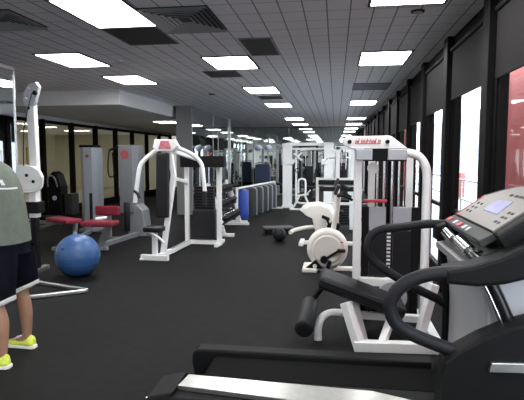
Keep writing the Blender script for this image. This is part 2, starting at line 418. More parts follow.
for x, y, r, m, lab in [(.71, 4.78, .06, 'ventdark', 'black round ceiling speaker near the top right light'), (-2.6, 10.4, .07, 'ventdark', 'small dark round ceiling speaker left of the middle row'),
                        (-2.94, 6.58, .06, 'plaster', 'small pale smoke detector right of the left light')]:
    t = thing('ceiling_speaker' if m == 'ventdark' else 'smoke_detector', lab, 'speaker' if m == 'ventdark' else 'smoke detector', (x, y, H))
    obj('rim', MB().cyl((x, y, H-.012), (x, y, H-.0005), r), m, t); obj('grille', MB().sphere((x, y, H-.012), r*.7, (1, 1, .35)), 'vent' if m == 'ventdark' else 'plaster', t)

# ------------------------------------------------------------------ treadmill
t = thing('treadmill', 'large black treadmill with grey console in the right foreground', 'treadmill', (.1, 3.0, 0))
deck = S((-.76, 2.85, .07), (.6, 3.18, .17), .02); obj('deck', deck, 'black', t)
belt = MB(); prof = []
for k in range(9): a = PI/2+PI*k/8; prof.append((-.76+.045*math.cos(a), .165+.045*math.sin(a)))
prof += [(.7, .12), (.7, .21)]
belt.prism(prof, 1, 2.86, 3.18, .004); obj('belt', belt, 'beltrub', t, 'black running belt')
r1 = MB(); r1.prism([(-.94, .06), (-.955, .16), (-.945, .225), (-.91, .245), (.62, .245), (.62, .06)], 1, 3.19, 3.31, .015); obj('side_rail', r1, 'black', t, 'black far side rail')
r2 = MB(); r2.prism([(-.93, .05), (-.93, .22), (.62, .22), (.62, .05)], 1, 2.55, 2.84, .012); rr = obj('side_rail', r2, 'black', t, 'near side rail with silver foot strip')
st = MB(); st.prism([(-.875, 2.645), (-.855, 2.795), (.22, 2.735), (.42, 2.66), (.46, 2.56), (-.2, 2.565)], 2, .222, .25, .003); obj('foot_strip', st, 'alu', rr, 'silver foot strip')
ec = MB(); ec.prism([(-1.07, .03), (-1.07, .15), (-1.03, .205), (-.88, .245), (-.88, .03)], 1, 2.56, 2.86, .015); e = obj('end_cap', ec, 'black', t)
obj('bolt', MB().cyl((-1.085, 2.70, .12), (-1.05, 2.70, .12), .018), 'chrome', e)
obj('foot', MB().cyl((-.7, 2.75, 0), (-.7, 2.75, .06), .03), 'foam', t); obj('foot', MB().cyl((-.7, 3.25, 0), (-.7, 3.25, .07), .03), 'foam', t)
# hood: profile in xz lofted along y with rounding
hood = [(.66, .05), (.68, .18), (.74, .27), (.84, .34), (.98, .38), (1.12, .36), (1.17, .25), (1.18, .05)]
m = MB(); ys = [(2.62, 1.0), (3.30, 1.0), (3.38, .95), (3.42, .85)]
rings = [[Vector((.9+(x-.9)*(.9+.1*s_), y, z if z < .1 else .05+(z-.05)*(.84+.16*s_))) for x, z in hood] for y, s_ in ys]
m.loft(rings, True, False); obj('motor_hood', m, 'black', t)
hood = [(.505, .05), (.515, .50), (.53, .565), (.60, .625), (.70, .69), (.82, .75), (.94, .79), (1.04, .80), (1.12, .77), (1.16, .65), (1.17, .05)]
m = MB(); ys = [(2.42, .86), (2.435, .95), (2.46, 1.0), (2.53, 1.0), (2.555, .97), (2.565, .9)]
rings = [[Vector((.815+(x-.815)*(.9+.1*s_), y, z if z < .1 else .05+(z-.05)*(.84+.16*s_))) for x, z in hood] for y, s_ in ys]
m.loft(rings, True, False); h = obj('side_cover', m, 'black', t)
m = MB(); m.prism([(.725, .535), (.735, .583), (1.14, .60), (1.14, .55)], 1, 2.40, 2.44, .004); obj('side_trim', m, 'alu', h, 'silver side trim')
for y in (2.55, 3.3): obj('foot', MB().cyl((1.05, y, 0), (1.05, y, .06), .035), 'foam', t)
# handrails (foam loops)
far = [(.735, 3.5, 1.09), (.62, 3.5, 1.09), (.46, 3.5, 1.065), (.32, 3.5, 1.045), (.25, 3.5, 1.0), (.225, 3.5, .92), (.255, 3.5, .84), (.33, 3.5, .775), (.45, 3.5, .70), (.60, 3.5, .62), (.70, 3.52, .57), (.76, 3.53, .53)]
near = [(.70, 2.5, .995), (.58, 2.5, .985), (.47, 2.5, .975), (.365, 2.5, .935), (.30, 2.5, .875), (.275, 2.5, .80), (.31, 2.5, .715), (.39, 2.5, .665), (.48, 2.5, .63), (.58, 2.5, .595), (.68, 2.5, .555)]
obj('handrail', MB().tube(far, .030, 12, 4), 'foam', t); obj('handrail', MB().tube(near, .034, 12, 4), 'foam', t)
# uprights + shroud panel
sh = MB(); n = 14; A = []; Bk = []
for i, (x, z) in enumerate([(.745, .20), (.752, .4), (.75, .6), (.735, .8), (.705, .97)]):
    A.append([(x+.03-.03*math.sin(PI*k/n), 2.58+(3.50-2.58)*k/n, z) for k in range(n+1)])
for i in range(len(A)-1):
    for k in range(n):
        a, b_, c, d = A[i][k], A[i][k+1], A[i+1][k+1], A[i+1][k]
        sh._add([a, b_, c, d], [[0, 1, 2, 3]], smooth=True)
        e = .03; sh._add([(p[0]+e, p[1], p[2]) for p in (a, b_, c, d)], [[3, 2, 1, 0]], smooth=True)
for i in range(len(A)-1):
    for k in (0, n):
        a, b_ = A[i][k], A[i+1][k]; sh._add([a, b_, (b_[0]+.03, b_[1], b_[2]), (a[0]+.03, a[1], a[2])], [[0, 1, 2, 3]])
bmesh.ops.remove_doubles(sh.bm, verts=sh.bm.verts, dist=1e-4)
for i in range(4):
    p, q = A[i][0], A[i+1][0]
    sh._add([p, q, (1.17, 2.575, q[2]), (1.17, 2.575, p[2])], [[0, 1, 2, 3]]); sh._add([(p[0], p[1]+.02, p[2]), (q[0], q[1]+.02, q[2]), (1.17, 2.6, q[2]), (1.17, 2.6, p[2])], [[3, 2, 1, 0]])
obj('front_shroud', sh, 'shroud', t, 'silver grey front shroud')
obj('upright', MB().tube([(.765, 3.53, .1), (.765, 3.53, .6), (.745, 3.53, .82), (.71, 3.52, 1.0)], .026, 10, 3), 'black', t)
u = obj('upright', MB().tube([(.93, 2.53, .55), (.87, 2.53, .68), (.785, 2.53, .87), (.73, 2.53, .97)], .033, 12, 3), 'blackgloss', t)
obj('highlight_strip', MB().tube([(.893, 2.514, .55), (.833, 2.514, .68), (.748, 2.514, .87), (.695, 2.514, .97)], .010, 8, 3), 'chrome', u, 'bright silver edge strip')  # chrome line stands in for the highlight along the dark tube
# console base arm (near), crossbar, tray, console
arm = MB(); arm.prism([(.53, .935), (.53, 1.005), (.66, 1.03), (.78, 1.075), (.9, 1.14), (1.03, 1.21), (1.12, 1.2), (1.1, 1.08), (.97, .99), (.8, .94), (.68, .925)], 1, 2.46, 2.62, .02); obj('console_arm', arm, 'black', t)
arm = MB(); arm.prism([(.66, 1.0), (.66, 1.09), (.78, 1.13), (.92, 1.22), (1.05, 1.24), (1.08, 1.1), (.9, 1.0)], 1, 3.40, 3.54, .02); obj('console_arm', arm, 'black', t)
tr = MB(); tr.prism([(.66, .955), (.66, .99), (.72, 1.0), (.86, 1.08), (1.0, 1.10), (1.02, 1.0), (.8, .94)], 1, 2.62, 3.40, .01); tray = obj('tray', tr, 'greypanel', t, 'grey accessory tray')
for y in (2.80, 3.22): obj('cup_ring', MB().torus((.74, y, 1.035), .045, .008, 'Z', 20, 6), 'chrome', tray)
g = MB(); g.tube([(.74, 3.46, 1.065), (.72, 3.38, 1.06), (.715, 3.0, 1.045), (.72, 2.70, 1.025), (.74, 2.62, 1.01)], .028, 12, 3); gb = obj('grip_bar', g, 'blackgloss', t)
for a, b_ in ((3.34, 3.12), (3.02, 2.76)): obj('pulse_sensor', MB().cyl((.716, a, 1.054), (.716, b_, 1.038), .038, 16), 'chrome', gb)
# console: slab tilted
ang = math.radians(35); R3 = Matrix.Rotation(-ang, 3, 'Y'); fc = Vector((.79, 3.03, 1.17)); nrm = Vector((-math.sin(ang), 0, math.cos(ang))); ux = Vector((math.cos(ang), 0, math.sin(ang)))
def slab(poly, h0, h1, R_=R3, c_=fc, bev=.008):
    m = MB(); m.prism(poly, 2, h0, h1, bev); m.bm.transform(Matrix.Translation(c_) @ R_.to_4x4()); return m
def arch(u0, u1, u2, v0, v1, n=10):
    return [(u0, v0)]+[(u1+(u2-u1)*math.sin(PI*k/n), v0+(v1-v0)*k/n) for k in range(n+1)]+[(u0, v1)]
cbody = obj('console', slab(arch(-.01, .24, .40, -.47, .47), -.10, -.006, bev=.02), 'black', t)
obj('face_plate', slab(arch(0, .215, .355, -.385, .375), -.01, .004, bev=.003), 'taupe', cbody, 'taupe control panel')
obj('accent_line', slab([(.0, .40), (.0, .412), (.22, .407), (.22, .395)], -.008, .002, bev=0), 'redpaint', cbody, 'thin red accent line')
obj('screen', slab([(.10, -.17), (.10, .085), (.20, .10), (.215, -.13)], .003, .008, bev=.002), 'lcd', cbody, 'pale lavender screen')
for v_ in (-.33, -.28, .22, .29):
    for u_ in (.05, .09, .13): obj('button', slab([(u_, v_), (u_, v_+.028), (u_+.016, v_+.028), (u_+.016, v_)], .003, .007, bev=0), 'trayg', cbody)
for v_ in (-.2, -.14, -.08, 0): obj('button', slab([(.255, v_), (.255, v_+.04), (.272, v_+.04), (.272, v_)], .003, .007, bev=0), 'trayg', cbody)
a2 = math.radians(30); R4 = Matrix.Rotation(-a2, 3, 'Y'); c4 = Vector((.705, 3.03, 1.115))
kb = obj('key_strip', slab([(.015, -.40), (.015, .44), (.095, .44), (.095, -.40)], -.04, 0, R4, c4, .006), 'trayg', t, 'dark key strip below the console')
for v_, mm, w_ in ((.34, 'redpaint', .08), (.08, 'redpaint', .07), (.19, 'plate', .05), (-.03, 'plate', .05), (-.1, 'plate', .03)):
    obj('button', slab([(.03, v_), (.03, v_+w_), (.065, v_+w_), (.065, v_)], -.002, .005, R4, c4, .002), mm, kb, 'red button' if mm == 'redpaint' else 'grey button')
obj('console_mast', S((.92, 2.75, .34), (1.04, 3.3, 1.16), .02), 'black', t)

# ------------------------------------------------------------------ leg machine
t = thing('leg_curl_machine', 'white weight machine with sloping black bench and roller, behind the treadmill', 'weight machine', (.4, 4.4, 0))
f = MB()
f.span((.160, 4.46, 0), (.228, 4.56, 1.64), .008)
f.beam((.2, 3.96, .04), (.2, 4.85, .04), .08, .08); f.beam((.16, 3.95, .04), (.86, 3.99, .04), .08, .08); f.beam((.82, 4.0, .04), (.82, 4.85, .04), .08, .08); f.beam((.16, 4.85, .04), (.86, 4.85, .04), .08, .08)
f.beam((.38, 3.97, .05), (.46, 4.12, .2), .06, .06)
f.beam((.70, 4.16, .06), (.81, 4.2, .5), .07, .07)
f.beam((.095, 4.05, .36), (.205, 3.97, .03), .085, .07); f.beam((.15, 4.15, .34), (.235, 4.08, .03), .085, .06); f.beam((.2, 4.5, .43), (.85, 4.5, .43), .08, .07)
f.beam((.1, 4.28, .19), (.8, 4.3, .17), .06, .06)
obj('frame', f, 'white', t)
obj('frame_loop', MB().tube([(-.13, 4.14, 0), (-.13, 4.15, .1), (-.10, 4.2, .175), (-.02, 4.27, .2), (.12, 4.28, .195)], .032, 10, 4), 'white', t)
obj('arch_tube', MB().tube([(.56, 4.51, 1.575), (.63, 4.51, 1.575), (.71, 4.51, 1.545), (.765, 4.51, 1.47), (.785, 4.51, 1.36), (.785, 4.51, 1.1), (.785, 4.51, .6), (.785, 4.51, .08)], .038, 12, 4), 'white', t)
hd = MB(); hd.prism([(.065, 1.645), (.055, 1.69), (.085, 1.72), (.45, 1.725), (.47, 1.72), (.60, 1.62), (.59, 1.61), (.13, 1.61)], 1, 4.43, 4.53, .008); hp = obj('head_plate', hd, 'white', t, 'white head plate with red lettering')
for x in (.115, .435): obj('bolt', MB().cyl((x, 4.415, 1.672), (x, 4.435, 1.672), .018), 'black', hp)
let = MB(); x = .165
for k in range(9):
    hgt = .034+.012*((k*5) % 3)/2; wd = .024
    let.beam((x, 4.428, 1.657), (x+.008, 4.428, 1.657+hgt), .006, .006, 0)
    if k % 3 != 1: let.beam((x+.012, 4.428, 1.657), (x+.022, 4.428, 1.657+hgt*.8), .006, .006, 0)
    if k % 2 == 0: let.beam((x+.004, 4.428, 1.657+hgt*.5), (x+.024, 4.428, 1.657+hgt*.55), .005, .006, 0)
    let.beam((x-.004, 4.428, 1.656), (x+.02, 4.428, 1.658), .004, .005, 0); x += wd
obj('lettering', let, 'redpaint', hp, 'red script lettering')
cbm = MB(); cbm.span((.24, 4.43, 1.505), (.60, 4.55, 1.617), .006); cb = obj('crossbeam', cbm, 'black', t)
for a, b_ in ((.17, .31), (.44, .60)):
    obj('end_box', S((a, 4.405, 1.515), (b_, 4.56, 1.61), .006), 'plate', cb, 'grey end box')
for x in (.37, .43, .50, .56): obj('guide_rod', MB().cyl((x, 4.6, .1), (x, 4.6, 1.51), .011, 10), 'chrome', t)
obj('pulley', MB().cyl((.33, 4.58, 1.44), (.33, 4.62, 1.44), .05), 'white', t)
obj('red_bar', S((.25, 4.50, 1.14), (.45, 4.54, 1.165), .004), 'redpaint', t)
obj('rear_post', S((.30, 4.72, .05), (.36, 4.78, 1.6), .006), 'white', t)
obj('rear_post', S((.64, 4.72, .05), (.70, 4.78, 1.6), .006), 'white', t)
for k in range(23):
    z = .12+k*.0345
    p = obj('weight_plate', S((.30, 4.56, z), (.70, 4.68, z+.031), .003), 'iron', t)
    obj('number_sticker', S((.460, 4.552, z+.006), (.494, 4.562, z+.024), 0), 'white', p)
shl = MB(); shl.span((.235, 4.525, .10), (.298, 4.555, 1.10), .004); obj('side_shield', shl, 'black', t)
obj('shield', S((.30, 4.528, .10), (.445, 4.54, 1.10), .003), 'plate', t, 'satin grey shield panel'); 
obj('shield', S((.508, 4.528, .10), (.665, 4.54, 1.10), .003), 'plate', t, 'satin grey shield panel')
shl = MB(); shl.span((.667, 4.52, .10), (.735, 4.555, 1.10), .004); obj('side_shield', shl, 'black', t)
obj('shield_reflection', S((.30, 4.518, .10), (.445, 4.5275, .89), .003), 'smoked_reflect', t); obj('shield_reflection', S((.508, 4.518, .10), (.665, 4.5275, .89), .003), 'smoked_reflect', t)  # dark sheets put the dark floor's reflection on the lower shields as colour
# bench pad
pa = Vector((-.125, 4.24, .52)); pb = Vector((.57, 4.24, .275))
obj('bench_pad', MB().beam(pa, pb, .40, .105, .03), 'vinyl', t)
obj('pad_rail', MB().beam(pa+Vector((.02, 0, -.075)), pb+Vector((0, 0, -.075)), .08, .05), 'black', t)
obj('pivot_bolt', MB().cyl((.28, 4.05, .31), (.28, 4.09, .31), .022), 'chrome', t)
ra = obj('lever_arm', MB().tube([(-.05, 4.42, .42), (-.12, 4.42, .36), (-.2, 4.40, .25)], .025, 10, 3), 'black', t)
rl = obj('roller', MB().cyl((-.215, 4.42, .23), (-.235, 3.84, .19), .075, 20, bev=.02), 'foam', t)
obj('end_cap', MB().cyl((-.235, 3.842, .19), (-.2355, 3.825, .1895), .045, 16), 'black', rl)
obj('cam', MB().cyl((.50, 4.40, .32), (.50, 4.44, .32), .13, 24), 'plate', t); 

# ------------------------------------------------------------------ upright/recumbent bikes
def bike(loc, kind, lab):
    t = thing('exercise_bike', lab, 'exercise bike', loc, 0, None, True)
    if kind == 0:
        h = MB(); h.cyl((0, -.10, .30), (0, .10, .30), .275, 36, bev=.05); h.cyl((0, -.125, .30), (0, -.09, .30), .20, 32, bev=.02)
        sh = obj('flywheel_housing', h, 'offwhite', t)
        obj('logo_stripe', MB().beam((.12, -.104, .41), (.21, -.104, .40), .006, .014, 0), 'redpaint', sh)
        obj('base_foot', S((-.33, -.22, 0), (-.13, .22, .055), .015), 'offwhite', t)
        obj('base_beam', S((-.2, -.05, .0), (.95, .05, .05), .01), 'offwhite', t); obj('base_foot', S((.85, -.26, 0), (.95, .26, .06), .015), 'offwhite', t)
        gd = MB(); gd.prism([(-.29, .05), (-.15, .17), (-.05, .05)], 1, -.17, -.13, .008); obj('foot_cover', gd, 'black', t)
        obj('wheel', MB().cyl((-.16, -.19, .085), (-.16, -.172, .085), .028), 'offwhite', t)
        cr = obj('crank', MB().beam((-.04, -.145, .17), (.16, -.145, .30), .022, .03), 'black', t)
        obj('pedal', S((.13, -.25, .29), (.24, -.155, .325), .008), 'black', cr)
        obj('pedal', B((.02, -.18, .10), (.05, .07, .13), Matrix.Rotation(.3, 3, 'Y'), .01), 'black', cr); obj('hub', MB().cyl((-.04, -.16, .17), (-.04, -.1, .17), .05), 'black', cr)
    else:
        # nose shell
        prof = [(-.50, .60), (-.47, .68), (-.36, .735), (-.18, .755), (.02, .70), (.10, .58), (.12, .30), (.06, .12), (-.2, .12), (-.26, .3), (-.30, .48), (-.42, .53)]
        h = MB(); rings = []
        for y, s_ in ((-.13, .82), (-.11, .93), (-.06, 1), (.06, 1), (.11, .93), (.13, .82)):
            rings.append([Vector((-.16+(x+.16)*s_, y, .42+(z-.42)*s_)) for x, z in prof])
        h.loft(rings, True, False); obj('flywheel_housing', h, 'offwhite', t)
        obj('base_beam', S((-.5, -.05, 0), (.85, .05, .06), .01), 'offwhite', t); obj('base_foot', S((.75, -.26, 0), (.85, .26, .06), .015), 'offwhite', t)
        obj('base_foot', MB().tube([(-.66, -.26, .24), (-.60, -.1, .26), (-.40, -.02, .30), (-.25, 0, .31)], .035, 10, 3), 'offwhite', t)
        obj('base_foot', S((-.52, -.24, 0), (-.44, .24, .06), .012), 'offwhite', t)
        cr = obj('crank', MB().beam((.02, -.16, .34), (-.06, -.16, .50), .02, .03), 'black', t)
        obj('pedal', B((-.06, -.22, .5), (.14, .1, .05), Matrix.Rotation(.4, 3, 'Y'), .01), 'black', cr); obj('pedal', B((.10, -.2, .36), (.16, .1, .12), Matrix.Rotation(.3, 3, 'Y'), .02), 'black', cr)
        obj('hub', MB().cyl((.02, -.17, .34), (.02, -.1, .34), .06), 'black', cr)
    obj('handle_mast', MB().tube([(.06, 0, .5), (.12, 0, .8), (.14, 0, 1.02)], .035, 10, 3), 'offwhite', t)
    obj('handlebar', MB().tube([(.32, -.24, .98), (.2, -.24, 1.04), (.14, -.1, 1.02), (.14, .1, 1.02), (.2, .24, 1.04), (.32, .24, .98)], .018, 8, 3), 'black', t)
    obj('display', B((.12, 0, 1.1), (.05, .22, .14), Matrix.Rotation(.4, 3, 'Y'), .015), 'trayg', t)
    obj('seat_post', MB().tube([(.5, 0, .04), (.56, 0, .4), (.6, 0, .66)], .032, 10, 2), 'offwhite', t)
    s_ = MB(); s_.prism([(.44, -.04), (.44, .04), (.6, .12), (.72, .12), (.75, 0), (.72, -.12), (.6, -.12)], 2, .67, .73, .02); obj('seat', s_, 'vinyl', t)
bike((-.10, 6.78, 0), 0, 'white exercise bike with round flywheel disc, behind the black roller')
bike((-.10, 8.75, 0), 1, 'white exercise bike with rounded nose housing, second in the row')

# ------------------------------------------------------------------ padded bar station
t = thing('seated_row_machine', 'white machine with two stacked black padded bars behind the bikes', 'weight machine', (0, 10.1, 0))
f = MB()
for x in (-.36, .40): f.span((x-.03, 10.05, 0), (x+.03, 10.12, 1.12), .006); f.beam((x, 9.8, .035), (x, 10.9, .035), .06, .06)
f.beam((-.36, 10.085, 1.09), (.4, 10.085, 1.09), .05, .05); f.beam((-.36, 10.085, .60), (.4, 10.085, .6), .05, .05); f.beam((-.36, 10.085, .965), (.4, 10.085, .965), .035, .035)
f.span((.0, 10.6, 0), (.08, 10.68, 1.75), .006); f.span((.3, 10.6, 0), (.38, 10.68, 1.75), .006); f.beam((-.02, 10.64, 1.72), (.42, 10.64, 1.72), .08, .08)
obj('frame', f, 'white', t)
obj('padded_bar', S((-.34, 9.97, .985), (.44, 10.05, 1.075), .02), 'vinyl', t); obj('padded_bar', S((-.32, 9.97, .85), (.44, 10.05, .94), .02), 'vinyl', t)
obj('seat', S((-.12, 9.7, .42), (.16, 10.02, .49), .03), 'vinyl', t); obj('seat_post', S((-.02, 9.82, .03), (.05, 9.9, .42), .005), 'white', t)
for k in range(9): obj('weight_plate', S((.09, 10.58, .1+k*.06), (.29, 10.7, .155+k*.06), .003), 'iron', t)
obj('cable', MB().cyl((.19, 10.64, .64), (.19, 10.64, 1.7), .006, 6), 'black', t)

# ------------------------------------------------------------------ medicine ball and step on the floor
t = thing('medicine_ball', 'black medicine ball on the floor in front of the bikes', 'ball', (-1.0, 8.95, 0))
obj('shell', MB().sphere((-1.0, 8.95, .125), .125), 'vinyl', t); obj('seam', MB().torus((-1.0, 8.95, .125), .1252, .004, 'Z', 28, 6), 'black', t)
t = thing('aerobic_step', 'low dark grey step platform on the floor behind the black ball', 'step platform', (-1.13, 9.9, 0), .3, None, True)
obj('platform', S((-.30, -.16, .10), (.30, .16, .14), .01), 'greymat', t); obj('riser', S((-.26, -.13, 0), (-.14, .13, .10), .008), 'black', t); obj('riser', S((.14, -.13, 0), (.26, .13, .10), .008), 'black', t)

# ------------------------------------------------------------------ cable crossover
t = thing('cable_crossover', 'wide white cable crossover frame at the far end of the gym', 'weight machine', (-.85, 15.0, 0))
f = MB()
for x in (-1.44, -.22):
    f.span((x-.13, 14.87, 0), (x+.13, 14.90, 1.92), .006); f.span((x-.13, 14.90, 0), (x-.10, 15.2, 1.92), .006); f.span((x+.10, 14.90, 0), (x+.13, 15.2, 1.92), .006)
    f.span((x-.15, 14.8, 0), (x+.15, 15.3, .07), .01); f.span((x-.15, 14.88, 1.84), (x+.15, 15.06, 1.93), .01)
f.beam((-1.5, 14.97, 1.90), (-.1, 14.97, 1.90), .08, .09); f.beam((-1.5, 14.97, 1.76), (-.1, 14.97, 1.76), .05, .05)
obj('frame', f, 'white', t)
for x in (-1.44, -.22):
    for k in range(10): obj('weight_plate', S((x-.085, 14.95, .1+k*.055), (x+.085, 15.1, .15+k*.055), .003), 'iron', t)
    obj('carriage', S((x-.05, 14.82, 1.30), (x+.2*(1 if x < -1 else -1), 14.87, 1.46), .008), 'white', t)
    s_ = 1 if x < -1 else -1
    obj('cable', MB().tube([(x+.15*s_, 14.86, 1.6), (x+.3*s_, 14.8, 1.5), (x+.32*s_, 14.78, 1.2)], .008, 6, 3), 'black', t)
    obj('handle', MB().torus((x+.32*s_, 14.78, 1.13), .06, .012, 'Y', 16, 6), 'black', t)
f = MB(); f.tube([(-1.17, 14.95, 1.75), (-1.17, 14.95, .3), (-1.12, 14.93, .18), (-1.0, 14.93, .14), (-.4, 14.93, .14)], .03, 8, 3); obj('inner_tube', f, 'white', t)
f = MB(); f.tube([(-1.24, 14.9, 1.62), (-1.0, 14.88, 1.42)], .03, 8, 1); f.tube([(-1.0, 14.9, 1.66), (-1.25, 14.88, 1.38)], .03, 8, 1); obj('cross_grip', f, 'white', t)
t = thing('preacher_bench', 'small white bench frame with looped uprights before the crossover', 'bench', (-.95, 14.2, 0))
f = MB(); f.tube([(-1.04, 14.1, .5), (-1.04, 14.1, .82), (-.99, 14.1, .9), (-.89, 14.1, .9), (-.84, 14.1, .82), (-.84, 14.1, .45)], .028, 8, 4)
f.tube([(-1.28, 14.1, .03), (-1.15, 14.1, .15), (-1.0, 14.1, .45)], .028, 8, 3); f.tube([(-.62, 14.1, .03), (-.75, 14.1, .2), (-.86, 14.1, .45)], .028, 8, 3)
f.beam((-1.25, 14.05, .05), (-.65, 14.05, .05), .05, .05); f.beam((-.94, 13.8, .05), (-.94, 14.5, .05), .05, .05); f.tube([(-1.12, 14.1, .42), (-.75, 14.1, .48)], .028, 8, 1); f.tube([(-.7, 14.0, .6), (-.86, 14.1, .40)], .02, 8, 1)
obj('frame', f, 'white', t); obj('pad', S((-1.05, 14.15, .46), (-.83, 14.45, .53), .02), 'vinyl', t)

# ------------------------------------------------------------------ far machines
def cable_tower(loc, rz, lab, grp, hgt=1.95, m='white', wid=.6):
    t = thing('weight_tower', lab, 'weight machine', loc, rz, grp, True)
    f = MB()
    for x in (-wid/2, wid/2): f.span((x-.035, -.035, 0), (x+.035, .035, hgt), .005); f.beam((x, -.5, .03), (x, .25, .03), .06, .06)
    f.beam((-wid/2, 0, hgt-.04), (wid/2, 0, hgt-.04), .08, .08); f.beam((-wid/2, 0, .05), (wid/2, 0, .05), .06, .06); f.beam((0, .0, hgt-.04), (0, -.6, hgt+.02), .06, .06)
    obj('frame', f, m, t)
    for k in range(8): obj('weight_plate', S((-.15, -.06, .1+k*.08), (.15, .06, .175+k*.08), .003), 'iron', t)
    for x in (-.1, .1): obj('guide_rod', MB().cyl((x, 0, .08), (x, 0, hgt-.06), .01, 8), 'chrome', t)
    obj('lat_bar', MB().tube([(-.45, -.58, hgt-.3), (-.3, -.58, hgt-.22), (.3, -.58, hgt-.22), (.45, -.58, hgt-.3)], .014, 8, 2), 'chrome', t)
    obj('cable', MB().cyl((0, -.58, hgt-.22), (0, -.58, hgt+.0), .006, 6), 'black', t)
    obj('seat', S((-.17, -.62, .45), (.17, -.25, .52), .03), 'vinyl', t); obj('seat_post', S((-.03, -.47, .05), (.03, -.41, .45), .004), m, t)
    obj('back_pad', S((-.14, -.17, .6), (.14, -.10, 1.2), .03), 'vinyl', t)
    return t
cable_tower((.15, 12.9, 0), 0, 'white pulldown tower just behind the padded bar machine', 'far pulldown towers', 1.72, 'white', .4)
cable_tower((-.95, 17.6, 0), .2, 'dark steel pulldown tower seen through the crossover frame', 'far pulldown towers', 1.95, 'iron')
cable_tower((-2.0, 19.5, 0), -.4, 'grey pulldown tower by the far end mirror, left', 'far pulldown towers', 1.95, 'steel')
cable_tower((.3, 19.2, 0), .5, 'black pulldown tower by the far end mirror, right', 'far pulldown towers', 1.95, 'iron')
t = thing('cardio_station', 'dark blue machine with two round pale heads near the far mirror', 'exercise machine', (-2.62, 18.0, 0))
obj('base', S((-3.0, 17.7, 0), (-2.25, 18.5, .16), .02), 'black', t); obj('body', S((-2.9, 17.95, .16), (-2.35, 18.2, 1.25), .04), 'darkblue', t)
obj('mast', S((-2.66, 18.0, 1.25), (-2.58, 18.1, 1.8), .01), 'steel', t)
for x in (-2.8, -2.44): obj('round_head', MB().sphere((x, 17.98, 1.84), .14, (1, .6, .8)), 'lens', t)
obj('handlebar', MB().tube([(-2.95, 17.7, 1.15), (-2.85, 17.9, 1.3), (-2.4, 17.9, 1.3), (-2.3, 17.7, 1.15)], .025, 8, 3), 'steel', t)
t = thing('elliptical_trainer', 'dark elliptical trainer near the far right windows', 'exercise machine', (.6, 16.6, 0))
obj('base', S((.35, 16.2, 0), (.9, 17.4, .1), .02), 'black', t); obj('housing', MB().cyl((.52, 17.0, .4), (.72, 17.0, .4), .34, 28, bev=.04), 'steel', t); obj('mast', MB().tube([(.62, 16.9, .7), (.62, 16.7, 1.2), (.62, 16.6, 1.45)], .04, 10, 3), 'black', t)
for x in (.4, .84): obj('arm', MB().tube([(x, 16.5, .3), (x, 16.7, .9), (x, 16.45, 1.5)], .022, 8, 3), 'steel', t)
obj('display', B((.62, 16.56, 1.5), (.3, .06, .2), Matrix.Rotation(-.3, 3, 'X'), .02), 'black', t)

# ------------------------------------------------------------------ dumbbell rack and dumbbells
t = thing('dumbbell_rack', 'white framed dumbbell rack right of the butterfly machine', 'rack', (-2.25, 10.2, 0))
shelf_z = [.24, .52, .80]
for y in (9.35, 11.0):
    f = MB(); f.beam((-2.55, y, .0), (-2.42, y, 1.02), .06, .06); f.beam((-2.62, y, .03), (-1.92, y, .03), .06, .06); f.beam((-2.1, y, .03), (-2.36, y, .92), .05, .05); obj('end_frame', f, 'white', t)
for k, z in enumerate(shelf_z):
    x0 = -2.15-.08*k
    m = MB(); m.beam((x0, 9.32, z), (x0, 11.03, z), .05, .035); m.beam((x0-.19, 9.32, z+.07), (x0-.19, 11.03, z+.07), .05, .035); obj('shelf', m, 'black', t)
d0 = None
for k, z in enumerate(shelf_z):
    x0 = -2.15-.08*k
    nm = ['lowest', 'middle', 'top'][k]
    for j in range(9):
        lab = 'black hex dumbbell on the %s shelf of the white dumbbell rack' % nm; g = 'dumbbells on the %s rack shelf' % nm
        loc = (x0-.095, 9.50+j*.17, z+.035+.058+.032); 
        if d0 is None:
            d0 = thing('dumbbell', lab, 'dumbbell', loc, 0, g, True); d0.rotation_euler = (0, math.radians(20), 0)
            obj('handle', MB().cyl((-.09, 0, 0), (.09, 0, 0), .015, 10), 'chrome', d0)
            for s_ in (-1, 1): obj('head', MB().cyl((s_*.07, 0, 0), (s_*.155, 0, 0), .058, 6, bev=.01), 'iron', d0)
        else:
            d = dup(d0, loc, None, lab, g); d.rotation_euler = (0, math.radians(20), 0)
